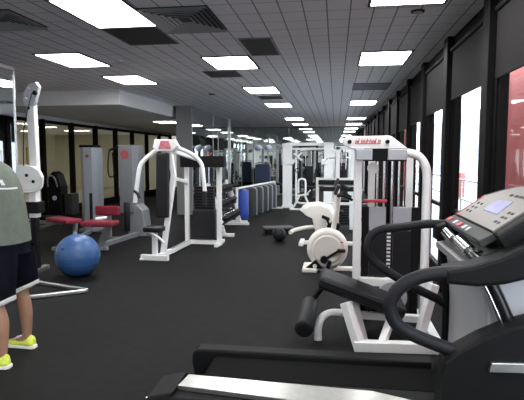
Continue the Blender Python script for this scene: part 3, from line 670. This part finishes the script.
# ------------------------------------------------------------------ mats on a rail
t = thing('mat_rail', 'white rail stand holding hung mats beyond the dumbbell rack', 'rack', (-2.0, 12.9, 0))
f = MB(); f.beam((-2.25, 11.45, .80), (-1.80, 14.6, .80), .05, .04)
for p in ((-2.27, 11.4), (-1.78, 14.62)): f.beam((p[0], p[1], 0), (p[0], p[1], .82), .05, .05); f.beam((p[0]-.25, p[1], .025), (p[0]+.25, p[1], .025), .05, .05)
obj('frame', f, 'white', t)
for j in range(6):
    u_ = [.09, .33, .5, .66, .8, .93][j]; x = -2.25+.45*u_; y = 11.45+3.15*u_
    c = 'bluemat' if j == 0 else 'greymat'
    lab = 'blue foam mat hung on the near end of the white rail' if j == 0 else 'grey foam mat hung on the white rail behind the blue one'
    m = MB(); w_ = .135 if j == 0 else .11; rings = []; ry = .11 if j == 0 else .045; zo = 0 if j == 0 else -.012
    for z, q in ((.765, .25), (.755, .45), (.72, .8), (.66, .97), (.3, 1.0), (.06, 1.0), (.05, .93)):
        rings.append([Vector((x+.02+w_*q*math.cos(2*PI*k/20), y+ry*q*math.sin(2*PI*k/20), z)) for k in range(20)])
    m.loft(rings); t2 = thing('exercise_mat', lab, 'exercise mat', (x, y, .05), 0, 'mats hung on the white rail' if j else None)
    r_ = obj('roll', m, c, t2); obj('hook', MB().tube([(x, y, .76), (x, y, .7745)], .012, 8, 1), 'chrome', t2)
    if j: obj('piping', MB().tube([(x+.02-w_, y-ry*.3, .06), (x+.02-w_, y-ry*.3, .64), (x+.02-w_*.8, y-ry*.3, .72), (x+.02, y-ry*.3, .752), (x+.02+w_*.8, y-ry*.3, .72), (x+.02+w_, y-ry*.3, .64), (x+.02+w_, y-ry*.3, .06)], .018, 8, 3), 'steel', t2, 'pale grey edge piping')

# ------------------------------------------------------------------ chest press / butterfly machine
t = thing('butterfly_machine', 'white butterfly chest machine with curved arms and black back pad', 'weight machine', (-2.4, 7.9, 0))
f = MB()
f.beam((-2.53, 7.42, 1.68), (-2.46, 7.40, 1.24), .07, .08); f.beam((-2.46, 7.40, 1.26), (-2.60, 7.25, .05), .075, .085)
f.beam((-2.87, 7.06, .04), (-2.44, 7.03, .04), .07, .08); f.beam((-2.60, 7.1, .05), (-2.52, 8.4, .05), .07, .07); f.beam((-2.56, 7.5, .05), (-2.54, 8.45, .05), .07, .07)
f.span((-2.60, 8.38, 0), (-2.53, 8.46, 1.5), .006); f.span((-2.03, 8.38, 0), (-1.95, 8.46, 1.5), .006)
f.beam((-2.58, 8.42, .05), (-1.96, 8.42, .05), .07, .07); f.beam((-2.0, 8.2, .03), (-2.0, 8.75, .03), .07, .06); f.beam((-2.46, 7.42, 1.2), (-2.56, 8.4, 1.1), .06, .06); f.beam((-2.52, 7.42, 1.64), (-2.3, 8.4, 1.47), .06, .06)
f.beam((-2.85, 7.0, .015), (-2.85, 7.14, .015), .06, .03)
obj('frame', f, 'white', t)
hd = MB(); hd.prism([(-2.76, 1.68), (-2.72, 1.80), (-2.42, 1.80), (-2.36, 1.70), (-2.45, 1.62), (-2.68, 1.62)], 1, 7.30, 7.42, .01); hp = obj('head_plate', hd, 'white', t, 'white head with faded red panel')
lg = MB(); lg.prism([(-2.66, 1.66), (-2.62, 1.78), (-2.50, 1.78), (-2.46, 1.66)], 1, 7.285, 7.31, .004); obj('logo_panel', lg, 'pinkpaint', hp)
obj('swing_arm', MB().tube([(-2.62, 7.38, 1.70), (-2.74, 7.34, 1.62), (-2.90, 7.28, 1.47), (-2.95, 7.25, 1.36), (-2.99, 7.24, 1.1), (-3.02, 7.22, .84)], .034, 10, 3), 'white', t)
obj('swing_arm', MB().tube([(-2.50, 7.42, 1.70), (-2.38, 7.5, 1.66), (-2.2, 7.6, 1.56), (-2.08, 7.62, 1.42), (-2.05, 7.62, 1.2), (-2.03, 7.62, .98)], .034, 10, 3), 'white', t)
obj('arm_grip', MB().tube([(-3.02, 7.2, 1.02), (-2.92, 7.1, .98), (-2.90, 7.08, .92)], .022, 8, 2), 'foam', t); obj('arm_grip', MB().cyl((-2.03, 7.6, 1.0), (-2.02, 7.58, .78), .035, 12), 'foam', t)
obj('back_pad', MB().beam((-2.585, 7.22, .62), (-2.585, 7.28, 1.60), .20, .08, .03, up=(0, 1, 0)), 'vinyl', t)
obj('seat', S((-2.80, 6.94, .43), (-2.52, 7.17, .51), .03), 'vinyl', t); obj('seat_post', S((-2.70, 7.05, .06), (-2.63, 7.12, .45), .005), 'white', t)
obj('seat_lever', MB().tube([(-2.70, 7.0, .42), (-2.55, 6.92, .37), (-2.45, 6.9, .28)], .018, 8, 3), 'white', t)
obj('top_cover', S((-2.62, 8.22, 1.36), (-1.86, 8.42, 1.55), .01), 'black', t)
obj('stack_shroud', S((-2.44, 8.36, .12), (-2.06, 8.52, .62), .01), 'smoked_reflect', t)
for k in range(8): obj('weight_plate', S((-2.42, 8.37, .63+k*.05), (-2.08, 8.5, .675+k*.05), .003), 'iron', t)
for x in (-2.33, -2.17): obj('guide_rod', MB().cyl((x, 8.43, .6), (x, 8.43, 1.4), .012, 8), 'chrome', t)

# ------------------------------------------------------------------ left weight machines with red pads
def logo(t, x, y, z, r=.06): return obj('badge', MB().cyl((x, y-.012, z), (x, y, z), r, 14), 'orange', t, 'red round badge')
t = thing('pulldown_station', 'grey tower weight machine with red bench, left by the windows', 'weight machine', (-4.9, 9.4, 0))
tw = MB(); tw.prism([(-5.11, 9.5), (-4.98, 9.36), (-4.80, 9.36), (-4.76, 9.5), (-4.76, 9.75), (-5.11, 9.75)], 2, .03, 1.72, .01); obj('shroud', tw, 'towerl', t)
obj('top_cap', S((-5.09, 9.4, 1.72), (-4.78, 9.74, 1.77), .02), 'black', t); logo(t, -4.89, 9.355, 1.55, .035)
fr = MB(); fr.beam((-4.9, 9.4, .035), (-4.45, 7.6, .035), .08, .07); fr.beam((-5.2, 9.55, .03), (-4.6, 9.55, .03), .08, .06); fr.beam((-4.43, 8.0, .42), (-4.22, 7.55, .06), .07, .05); fr.beam((-4.6, 7.55, .03), (-4.1, 7.5, .03), .07, .06)
fr.beam((-4.85, 8.1, .38), (-5.6, 8.35, .16), .05, .05); fr.beam((-4.8, 8.2, .36), (-5.7, 8.5, .34), .05, .05); fr.span((-5.75, 8.35, 0), (-5.65, 8.6, .38), .01)
obj('frame', fr, 'steel', t)
obj('bench_pad', MB().beam((-4.88, 8.05, .46), (-4.30, 7.72, .46), .30, .08, .025), 'red', t)
obj('lever', MB().cyl((-4.5, 8.7, .35), (-4.5, 8.7, .86), .03, 10), 'black', t)
t = thing('seated_press_station', 'grey tower weight machine with bright red seat and back pad', 'weight machine', (-3.9, 9.2, 0))
tw = MB(); tw.prism([(-4.16, 9.3), (-4.12, 9.12), (-3.86, 9.12), (-3.80, 9.3), (-3.82, 9.6), (-4.14, 9.6)], 2, .45, 1.76, .012); obj('shroud', tw, 'towerg', t)
logo(t, -4.0, 9.12, 1.58, .085)
tl = MB(); tl.prism([(-3.98, .0), (-3.98, .5), (-3.80, .62), (-3.68, .5), (-3.62, .0)], 1, 9.16, 9.5, .012); obj('lower_cover', tl, 'steel', t)
fr = MB(); fr.beam((-3.80, 9.2, .04), (-3.95, 7.7, .04), .09, .08); fr.beam((-3.9, 9.3, .035), (-3.42, 9.15, .035), .09, .07); fr.beam((-3.63, 7.58, .43), (-3.86, 7.70, .03), .12, .04); fr.beam((-4.1, 7.68, .03), (-3.7, 7.68, .03), .07, .06); fr.beam((-4.2, 8.62, .04), (-3.85, 8.6, .04), .06, .06); fr.span((-4.13, 8.58, .04), (-4.07, 8.64, .5), .005)
obj('frame', fr, 'steel', t)
obj('seat_pad', MB().beam((-4.05, 7.60, .46), (-3.52, 7.60, .46), .34, .08, .025), 'red', t)
obj('back_pad', B((-4.10, 8.55, .56), (.46, .09, .17), None, .025), 'red', t)
obj('side_roller', MB().cyl((-3.80, 8.7, .16), (-3.80, 8.7, .70), .055, 14, bev=.02), 'vinyl', t)
obj('hand_wheel', MB().cyl((-3.95, 7.78, .5), (-3.78, 7.85, .52), .03, 10), 'white', t)
obj('hanging_strap', MB().tube([(-4.42, 9.35, 1.66), (-4.43, 9.3, 1.4), (-4.41, 9.28, 1.18), (-4.35, 9.28, 1.14), (-4.30, 9.28, 1.2), (-4.33, 9.3, 1.62)], .014, 6, 3), 'black', t)
obj('strap_arm', MB().tube([(-4.1, 9.4, 1.74), (-4.25, 9.38, 1.73), (-4.42, 9.35, 1.66)], .02, 8, 2), 'black', t)
t = thing('stair_climber', 'dark round topped cardio machine standing at the left windows', 'exercise machine', (-6.85, 11.5, 0))
pr = MB(); pr.prism([(-7.03, .1), (-7.03, .9), (-6.98, 1.08), (-6.88, 1.17), (-6.78, 1.1), (-6.68, .8), (-6.66, .1)], 1, 11.4, 11.75, .03); b_ = obj('body', pr, 'black', t)
obj('display', MB().cyl((-6.84, 11.38, .52), (-6.84, 11.41, .52), .055), 'lens', b_, 'pale round display')
obj('base', S((-7.08, 11.1, 0), (-6.5, 12.2, .1), .02), 'black', t); obj('side_cover', S((-6.63, 11.45, .1), (-6.42, 11.8, .62), .02), 'trayg', t)
obj('hand_loop', MB().tube([(-6.98, 11.36, .8), (-6.95, 11.3, 1.0), (-6.85, 11.28, 1.08), (-6.76, 11.3, 1.0), (-6.74, 11.36, .8)], .018, 8, 3), 'steel', t)
for i, (y, z, m_, lab) in enumerate([(21.5, 1.45, 'yellow', 'yellow notice on the corridor wall behind the left windows'), (17.5, 1.5, 'teal', 'grey green notice on the corridor wall')]):
    t = thing('wall_notice', lab, 'notice', (-13.99, y, z)); obj('board', S((-14, y-.35, z-.45), (-13.975, y+.35, z+.45), .004), m_, t); obj('rim', S((-14, y-.38, z-.48), (-13.985, y+.38, z+.48), .004), 'black', t)

# ------------------------------------------------------------------ exercise ball
t = thing('exercise_ball', 'large blue exercise ball on the floor left of the white machine', 'ball', (-3.28, 5.95, 0))
mb = MB(); mb.sphere((-3.28, 5.95, .275), .275, (1.02, 1.02, 1), 40, 28); s_ = obj('shell', mb, 'ball', t)
rb = MB()
for z in (-.09, 0, .09): rb.torus((-3.28, 5.95, .275+z), math.sqrt(.275**2-z*z)*1.02+.0005, .0025, 'Z', 44, 6)
obj('rib', rb, 'ball', t); obj('valve', MB().cyl((-3.34, 5.71, .40), (-3.345, 5.69, .408), .012, 10), 'darkblue', t)

# ------------------------------------------------------------------ cable arm machine
t = thing('cable_arm_machine', 'white pulley arm cable machine by the near left mirror', 'weight machine', (-3.95, 6.2, 0))
obj('arm_post', MB().beam((-3.925, 6.1, 1.36), (-3.94, 6.1, 2.25), .11, .085, .012), 'white', t)
hd = MB(); hd.prism([(-4.03, 2.24), (-4.02, 2.36), (-3.95, 2.47), (-3.84, 2.50), (-3.80, 2.44), (-3.83, 2.34), (-3.88, 2.20), (-3.96, 2.18)], 1, 6.05, 6.12, .01); ph = obj('pulley_head', hd, 'shroud', t, 'grey pulley head')
obj('pulley', MB().cyl((-3.85, 6.03, 2.36), (-3.85, 6.06, 2.36), .03, 18), 'black', ph)
for x, z in ((-3.97, 2.3), (-3.92, 2.42)): obj('bolt', MB().cyl((x, 6.04, z), (x, 6.06, z), .014, 10), 'chrome', ph)
obj('bolt', MB().cyl((-3.955, 6.045, 2.17), (-3.955, 6.06, 2.17), .02, 10), 'black', t)
br = MB(); br.prism([(-4.12, 1.43), (-4.0, 1.44), (-3.87, 1.41), (-3.80, 1.36), (-3.76, 1.28), (-3.77, 1.18), (-3.84, 1.12), (-3.95, 1.10), (-4.12, 1.10)], 1, 5.98, 6.04, .01); bk = obj('bracket', br, 'white', t)
for x, z in ((-3.97, 1.30), (-3.88, 1.22)): obj('hole', MB().cyl((x, 5.972, z), (x, 5.985, z), .022, 12), 'black', bk)
obj('bracket_rim', MB().tube([(-4.15, 5.965, 1.08), (-3.95, 5.965, 1.085), (-3.83, 5.965, 1.10), (-3.755, 5.965, 1.16), (-3.745, 5.965, 1.28)], .015, 8, 3), 'white', bk)
obj('column', S((-3.99, 6.02, .74), (-3.88, 6.13, 1.36), .01), 'white', t); obj('collar', S((-4.02, 5.99, .80), (-3.84, 6.16, .95), .012), 'black', t)
obj('lower_post', S((-3.98, 6.03, .04), (-3.90, 6.12, .80), .01), 'black', t)
fr = MB(); fr.beam((-2.79, 5.24, .025), (-3.95, 5.62, .025), .045, .04); fr.beam((-2.79, 5.22, .025), (-3.70, 4.58, .025), .045, .04); fr.beam((-3.93, 5.6, .03), (-3.93, 6.3, .03), .08, .06); obj('base_frame', fr, 'alu', t, 'pale metal V shaped floor frame')
obj('cable', MB().tube([(-3.88, 6.03, 2.36), (-3.99, 5.99, 1.9), (-4.0, 5.97, 1.42)], .006, 6, 2), 'black', t)

# ------------------------------------------------------------------ person
def skin_mesh(verts, edges, radii, root=0, sub=2):
    me = bpy.data.meshes.new('tmp'); me.from_pydata(verts, edges, []); o = bpy.data.objects.new('tmp', me); COL.objects.link(o)
    md = o.modifiers.new('s', 'SKIN'); 
    for i, r in enumerate(radii):
        sv = me.skin_vertices[0].data[i]; sv.radius = r if isinstance(r, tuple) else (r, r); sv.use_root = (i == root)
    md.use_smooth_shade = True
    sb = o.modifiers.new('u', 'SUBSURF'); sb.levels = sub; sb.render_levels = sub
    dg = bpy.context.evaluated_depsgraph_get(); dg.update()
    ev = o.evaluated_get(dg); m2 = bpy.data.meshes.new_from_object(ev)
    bm = bmesh.new(); bm.from_mesh(m2); bpy.data.objects.remove(o); bpy.data.meshes.remove(me); bpy.data.meshes.remove(m2)
    return bm
PX, PY = -2.475, 3.43
person = thing('person', 'person in sage green shirt, dark shorts and neon yellow shoes bending forward', 'person', (PX, PY, 0))
def pp(x, y, z): return (PX+x, PY+y, z)
V = [pp(.02, 0, .92), pp(.0, 0, 1.10), pp(-.05, 0, 1.29), pp(-.13, 0, 1.43), pp(-.23, 0, 1.51), pp(-.31, 0, 1.56), pp(-.36, 0, 1.62), pp(-.37, 0, 1.69)]
R_ = [(.145, .12), (.14, .11), (.15, .12), (.14, .11), (.06, .06), (.075, .085), (.085, .095), (.06, .065)]
Ed = [(i, i+1) for i in range(7)]
def chain(base, pts, rs):
    k = base
    for p, r in zip(pts, rs): V.append(p); R_.append(r); Ed.append((k, len(V)-1)); k = len(V)-1
    return k
# near leg = left (-y), far leg = right (+y); facing -x
chain(0, [pp(.01, -.11, .86), pp(.0, -.17, .66), pp(.03, -.185, .46), pp(.075, -.19, .34), pp(.075, -.19, .20), pp(.07, -.19, .085), pp(-.02, -.19, .045), pp(-.12, -.20, .03)], [.095, .08, .058, .060, .045, .036, .034, .028])
chain(0, [pp(.01, .11, .86), pp(.0, .16, .66), pp(-.015, .18, .47), pp(.015, .185, .34), pp(.02, .19, .20), pp(.015, .19, .085), pp(-.07, .20, .045), pp(-.16, .21, .03)], [.095, .08, .058, .060, .045, .036, .034, .028])
la = chain(3, [pp(-.13, -.17, 1.44), pp(-.19, -.23, 1.16), pp(-.37, -.20, 1.06), pp(-.44, -.18, 1.04)], [.058, .043, .032, .036])
ra_ = chain(3, [pp(-.13, .17, 1.44), pp(-.19, .23, 1.16), pp(-.37, .20, 1.06), pp(-.44, .18, 1.04)], [.058, .043, .032, .036])
mb = MB(); mb.merge(skin_mesh(V, Ed, R_, 0, 2), True)
for s_ in (-1, 1):  # fingers
    for k, (dy, dz, ln) in enumerate([(-.028, .008, .95), (-.009, .014, 1.05), (.010, .010, 1.0), (.028, .0, .8)]):
        c = Vector(pp(-.445, s_*.18, 1.04))+Vector((0, dy, dz*.5))
        mb.tube([c, c+Vector((-.035*ln, dy*.3, -.004)), c+Vector((-.062*ln, dy*.4, -.020)), c+Vector((-.078*ln, dy*.4, -.040))], [.0095, .009, .008, .0065], 8, 2)
    c = Vector(pp(-.415, s_*.18-s_*.025, 1.045)); mb.tube([c, c+Vector((-.02, -s_*.025, .0)), c+Vector((-.05, -s_*.030, -.012))], [.011, .010, .008], 8, 2)
hc = Vector(pp(-.365, 0, 1.62))
mb.sphere(hc+Vector((0, 0, .015)), .095, (1.05, .82, 1.18), 24, 16); mb.sphere(hc+Vector((-.104, 0, -.005)), .016, (1.2, .8, 1.2), 10, 8)   # skull, nose
for s_ in (-1, 1): mb.sphere(hc+Vector((.01, s_*.080, .0)), .025, (.7, .35, 1.2), 10, 8)
body = obj('body', mb, 'skin', person)
ey = MB()
for s_ in (-1, 1): ey.sphere(hc+Vector((-.088, s_*.032, .02)), .013, (1, 1, .8), 10, 8)
obj('eyes', ey, 'eye', person); ey = MB()
for s_ in (-1, 1): ey.sphere(hc+Vector((-.098, s_*.032, .02)), .006, (1, 1, 1), 8, 6)
obj('irises', ey, 'iris', person)
obj('mouth', MB().sphere(hc+Vector((-.088, 0, -.05)), .02, (.5, 1.1, .3), 10, 6), 'lip', person)
hr = MB(); bmh = bmesh.new(); bmesh.ops.create_uvsphere(bmh, u_segments=28, v_segments=18, radius=.102)
bmesh.ops.scale(bmh, vec=(1.08, .86, 1.18), verts=bmh.verts)
bmesh.ops.delete(bmh, geom=[v for v in bmh.verts if v.co.z < -.05 or (v.co.x < -.045 and v.co.z < .055)], context='VERTS')
bmesh.ops.translate(bmh, vec=hc+Vector((.004, 0, .018)), verts=bmh.verts); hr.merge(bmh, True); obj('hair', hr, 'hair', person)
def ell(cx, cy, z, rx, ry, n=28, tilt=0., ex=2.):
    out = []
    for k in range(n):
        a = 2*PI*k/n; c, s_ = math.cos(a), math.sin(a)
        out.append(Vector((PX+cx+rx*math.copysign(abs(c)**(2/ex), c), PY+cy+ry*math.copysign(abs(s_)**(2/ex), s_), z+tilt*c*rx)))
    return out
sh = MB()
sections = [(.0, .905, .158, .205), (.0, .96, .154, .202), (-.01, 1.05, .15, .20), (-.02, 1.14, .147, .20), (-.035, 1.24, .147, .205), (-.06, 1.34, .147, .215), (-.095, 1.425, .145, .22), (-.135, 1.49, .132, .205), (-.18, 1.535, .10, .15), (-.225, 1.555, .075, .085)]
rings = []
for cx, z, rx, ry in sections:
    tl = -.02 - max(0, (z-1.15))*.9
    rings.append(ell(cx, 0, z, rx, ry, 32, tl, 2.3))
sh.loft(rings, False)
inner = [[v+(Vector((PX+cx, PY, z))-v)*.06 for v in r] for r, (cx, z, rx, ry) in zip(rings, sections)]
sh.loft([rings[0], inner[0]], False); sh.loft([rings[-1], inner[-1]], False)
for s_ in (-1, 1):
    a, b_ = Vector(pp(-.13, s_*.15, 1.44)), Vector(pp(-.185, s_*.225, 1.23))
    sh.tube([a, a.lerp(b_, .3), a.lerp(b_, .7), b_], [.075, .085, .082, .085], 16, 1)
shirt = obj('shirt', sh, 'sage', person)
# printed block on the back/left shoulder: strips following the shirt surface
pr = MB()
def onshirt(i_f, ang, off=.004):
    i = min(int(i_f), len(sections)-2); f_ = i_f-i
    A_ = [a*(1-f_)+b*f_ for a, b in zip(sections[i], sections[i+1])]
    cx, z, rx, ry = A_; c, s_ = math.cos(ang), math.sin(ang); e_ = 2/2.3; tl = -.02-max(0, z-1.15)*.9
    return Vector((PX+cx+(rx+off)*math.copysign(abs(c)**e_, c), PY+(ry+off)*math.copysign(abs(s_)**e_, s_), z+tl*c*rx))
def patch(i0, i1, a0, a1):
    na, ni = 8, 5
    P_ = [[onshirt(i0+(i1-i0)*i/ni, a0+(a1-a0)*k/na) for k in range(na+1)] for i in range(ni+1)]
    for i in range(ni):
        for k in range(na): pr._add([P_[i][k], P_[i][k+1], P_[i+1][k+1], P_[i+1][k]], [[0, 1, 2, 3]], smooth=True)
patch(4.9, 5.05, -1.6, .15); patch(5.25, 5.9, -1.6, -.55); patch(5.3, 5.85, -.45, -.3); patch(6.02, 6.15, -1.6, -.4); patch(6.3, 6.85, -1.5, -1.2); patch(6.3, 6.85, -1.05, -.8); patch(6.3, 6.75, -.68, -.5)
obj('shirt_print', pr, 'printw', shirt, 'white printed design')
st = MB()
W = [ell(.0, 0, .96, .145, .19, 28), ell(.0, 0, .90, .15, .195, 28), ell(.005, 0, .82, .165, .205, 28)]
st.loft(W, False)
for s_, dx in ((-1, .03), (1, .0)):
    zh = .45 if s_ < 0 else .485
    L_ = [ell(.005, s_*.10, .86, .155, .11, 24), ell(.005+dx*.3, s_*.125, .74, .147, .115, 24), ell(.005+dx*.6, s_*.15, .62, .138, .115, 24), ell(.0+dx, s_*.17, zh, .132, .118, 24, .5)]
    st.loft(L_, False)
    L2 = [[v+(Vector((PX+.015, PY+s_*.17, v.z))-v)*.04 for v in r] for r in L_[-2:]]
    st.loft(L2, False)
shorts = obj('shorts', st, 'navy', person)
for s_, dx in ((-1, .03), (1, .0)):
    zh = .45 if s_ < 0 else .485
    hm = MB(); hm.loft([ell(dx, s_*.17, zh+.02, .1355, .1215, 24, .5), ell(dx, s_*.17, zh-.012, .1365, .1225, 24, .5), ell(dx, s_*.17, zh-.014, .124, .111, 24, .5), ell(dx, s_*.17, zh+.015, .126, .111, 24, .5)], False); obj('hem_trim', hm, 'whitecloth', shorts, 'white hem band')
def shoe(hx, hy, yaw_):
    Rz = Matrix.Rotation(yaw_, 3, 'Z')
    def tr(v): return Vector((hx, hy, 0))+Rz @ Vector(v)
    def sec(x, w_, h_, z0=.022): return [tr((-x, w_*math.cos(a), z0+(h_-z0)*max(0, math.sin(a)) if math.sin(a) > 0 else z0)) for a in [2*PI*k/20 for k in range(20)]]
    m = MB(); m.loft([sec(-.012, .018, .07), sec(0, .034, .10), sec(.03, .039, .112), (sec(.07, .040, .11)), sec(.11, .042, .092), sec(.16, .046, .072), sec(.21, .046, .056), sec(.25, .036, .045), sec(.268, .015, .034)])
    o = obj('shoe', m, 'neon', person)
    sl = MB(); poly = [(-.022, -.02), (-.022, .02), (0, .038), (.06, .041), (.12, .044), (.18, .051), (.23, .047), (.265, .03), (.28, 0), (.265, -.03), (.23, -.047), (.18, -.051), (.12, -.044), (.06, -.041), (0, -.038)]
    P2 = [tr((-x, y, 0)) for x, y in poly]; sl.prism([(p.x, p.y) for p in P2], 2, 0.0, .028, .006); obj('sole', sl, 'sole', o)
    lc = MB()
    for x in (.10, .125, .15): lc.tube([tr((-x, -.028, .09-.3*(x-.1))), tr((-x, 0, .101-.35*(x-.1))), tr((-x, .028, .09-.3*(x-.1)))], .004, 6, 2)
    obj('laces', lc, 'whitecloth', o)
shoe(PX+.115, PY-.19, .1); shoe(PX+.07, PY+.19, -.1)

# ------------------------------------------------------------------ colour management
SC.view_settings.view_transform = 'Standard'; SC.view_settings.look = 'None'
SC.view_settings.gamma = 1; SC.view_settings.exposure = 0.88; SC.view_settings.use_curve_mapping = False
SC.cycles.max_bounces = 12; SC.cycles.diffuse_bounces = 5; SC.cycles.glossy_bounces = 6; SC.cycles.transparent_max_bounces = 16
SC.cycles.use_denoising = True; SC.cycles.sample_clamp_indirect = 6.0; SC.cycles.caustics_reflective = False; SC.cycles.caustics_refractive = False
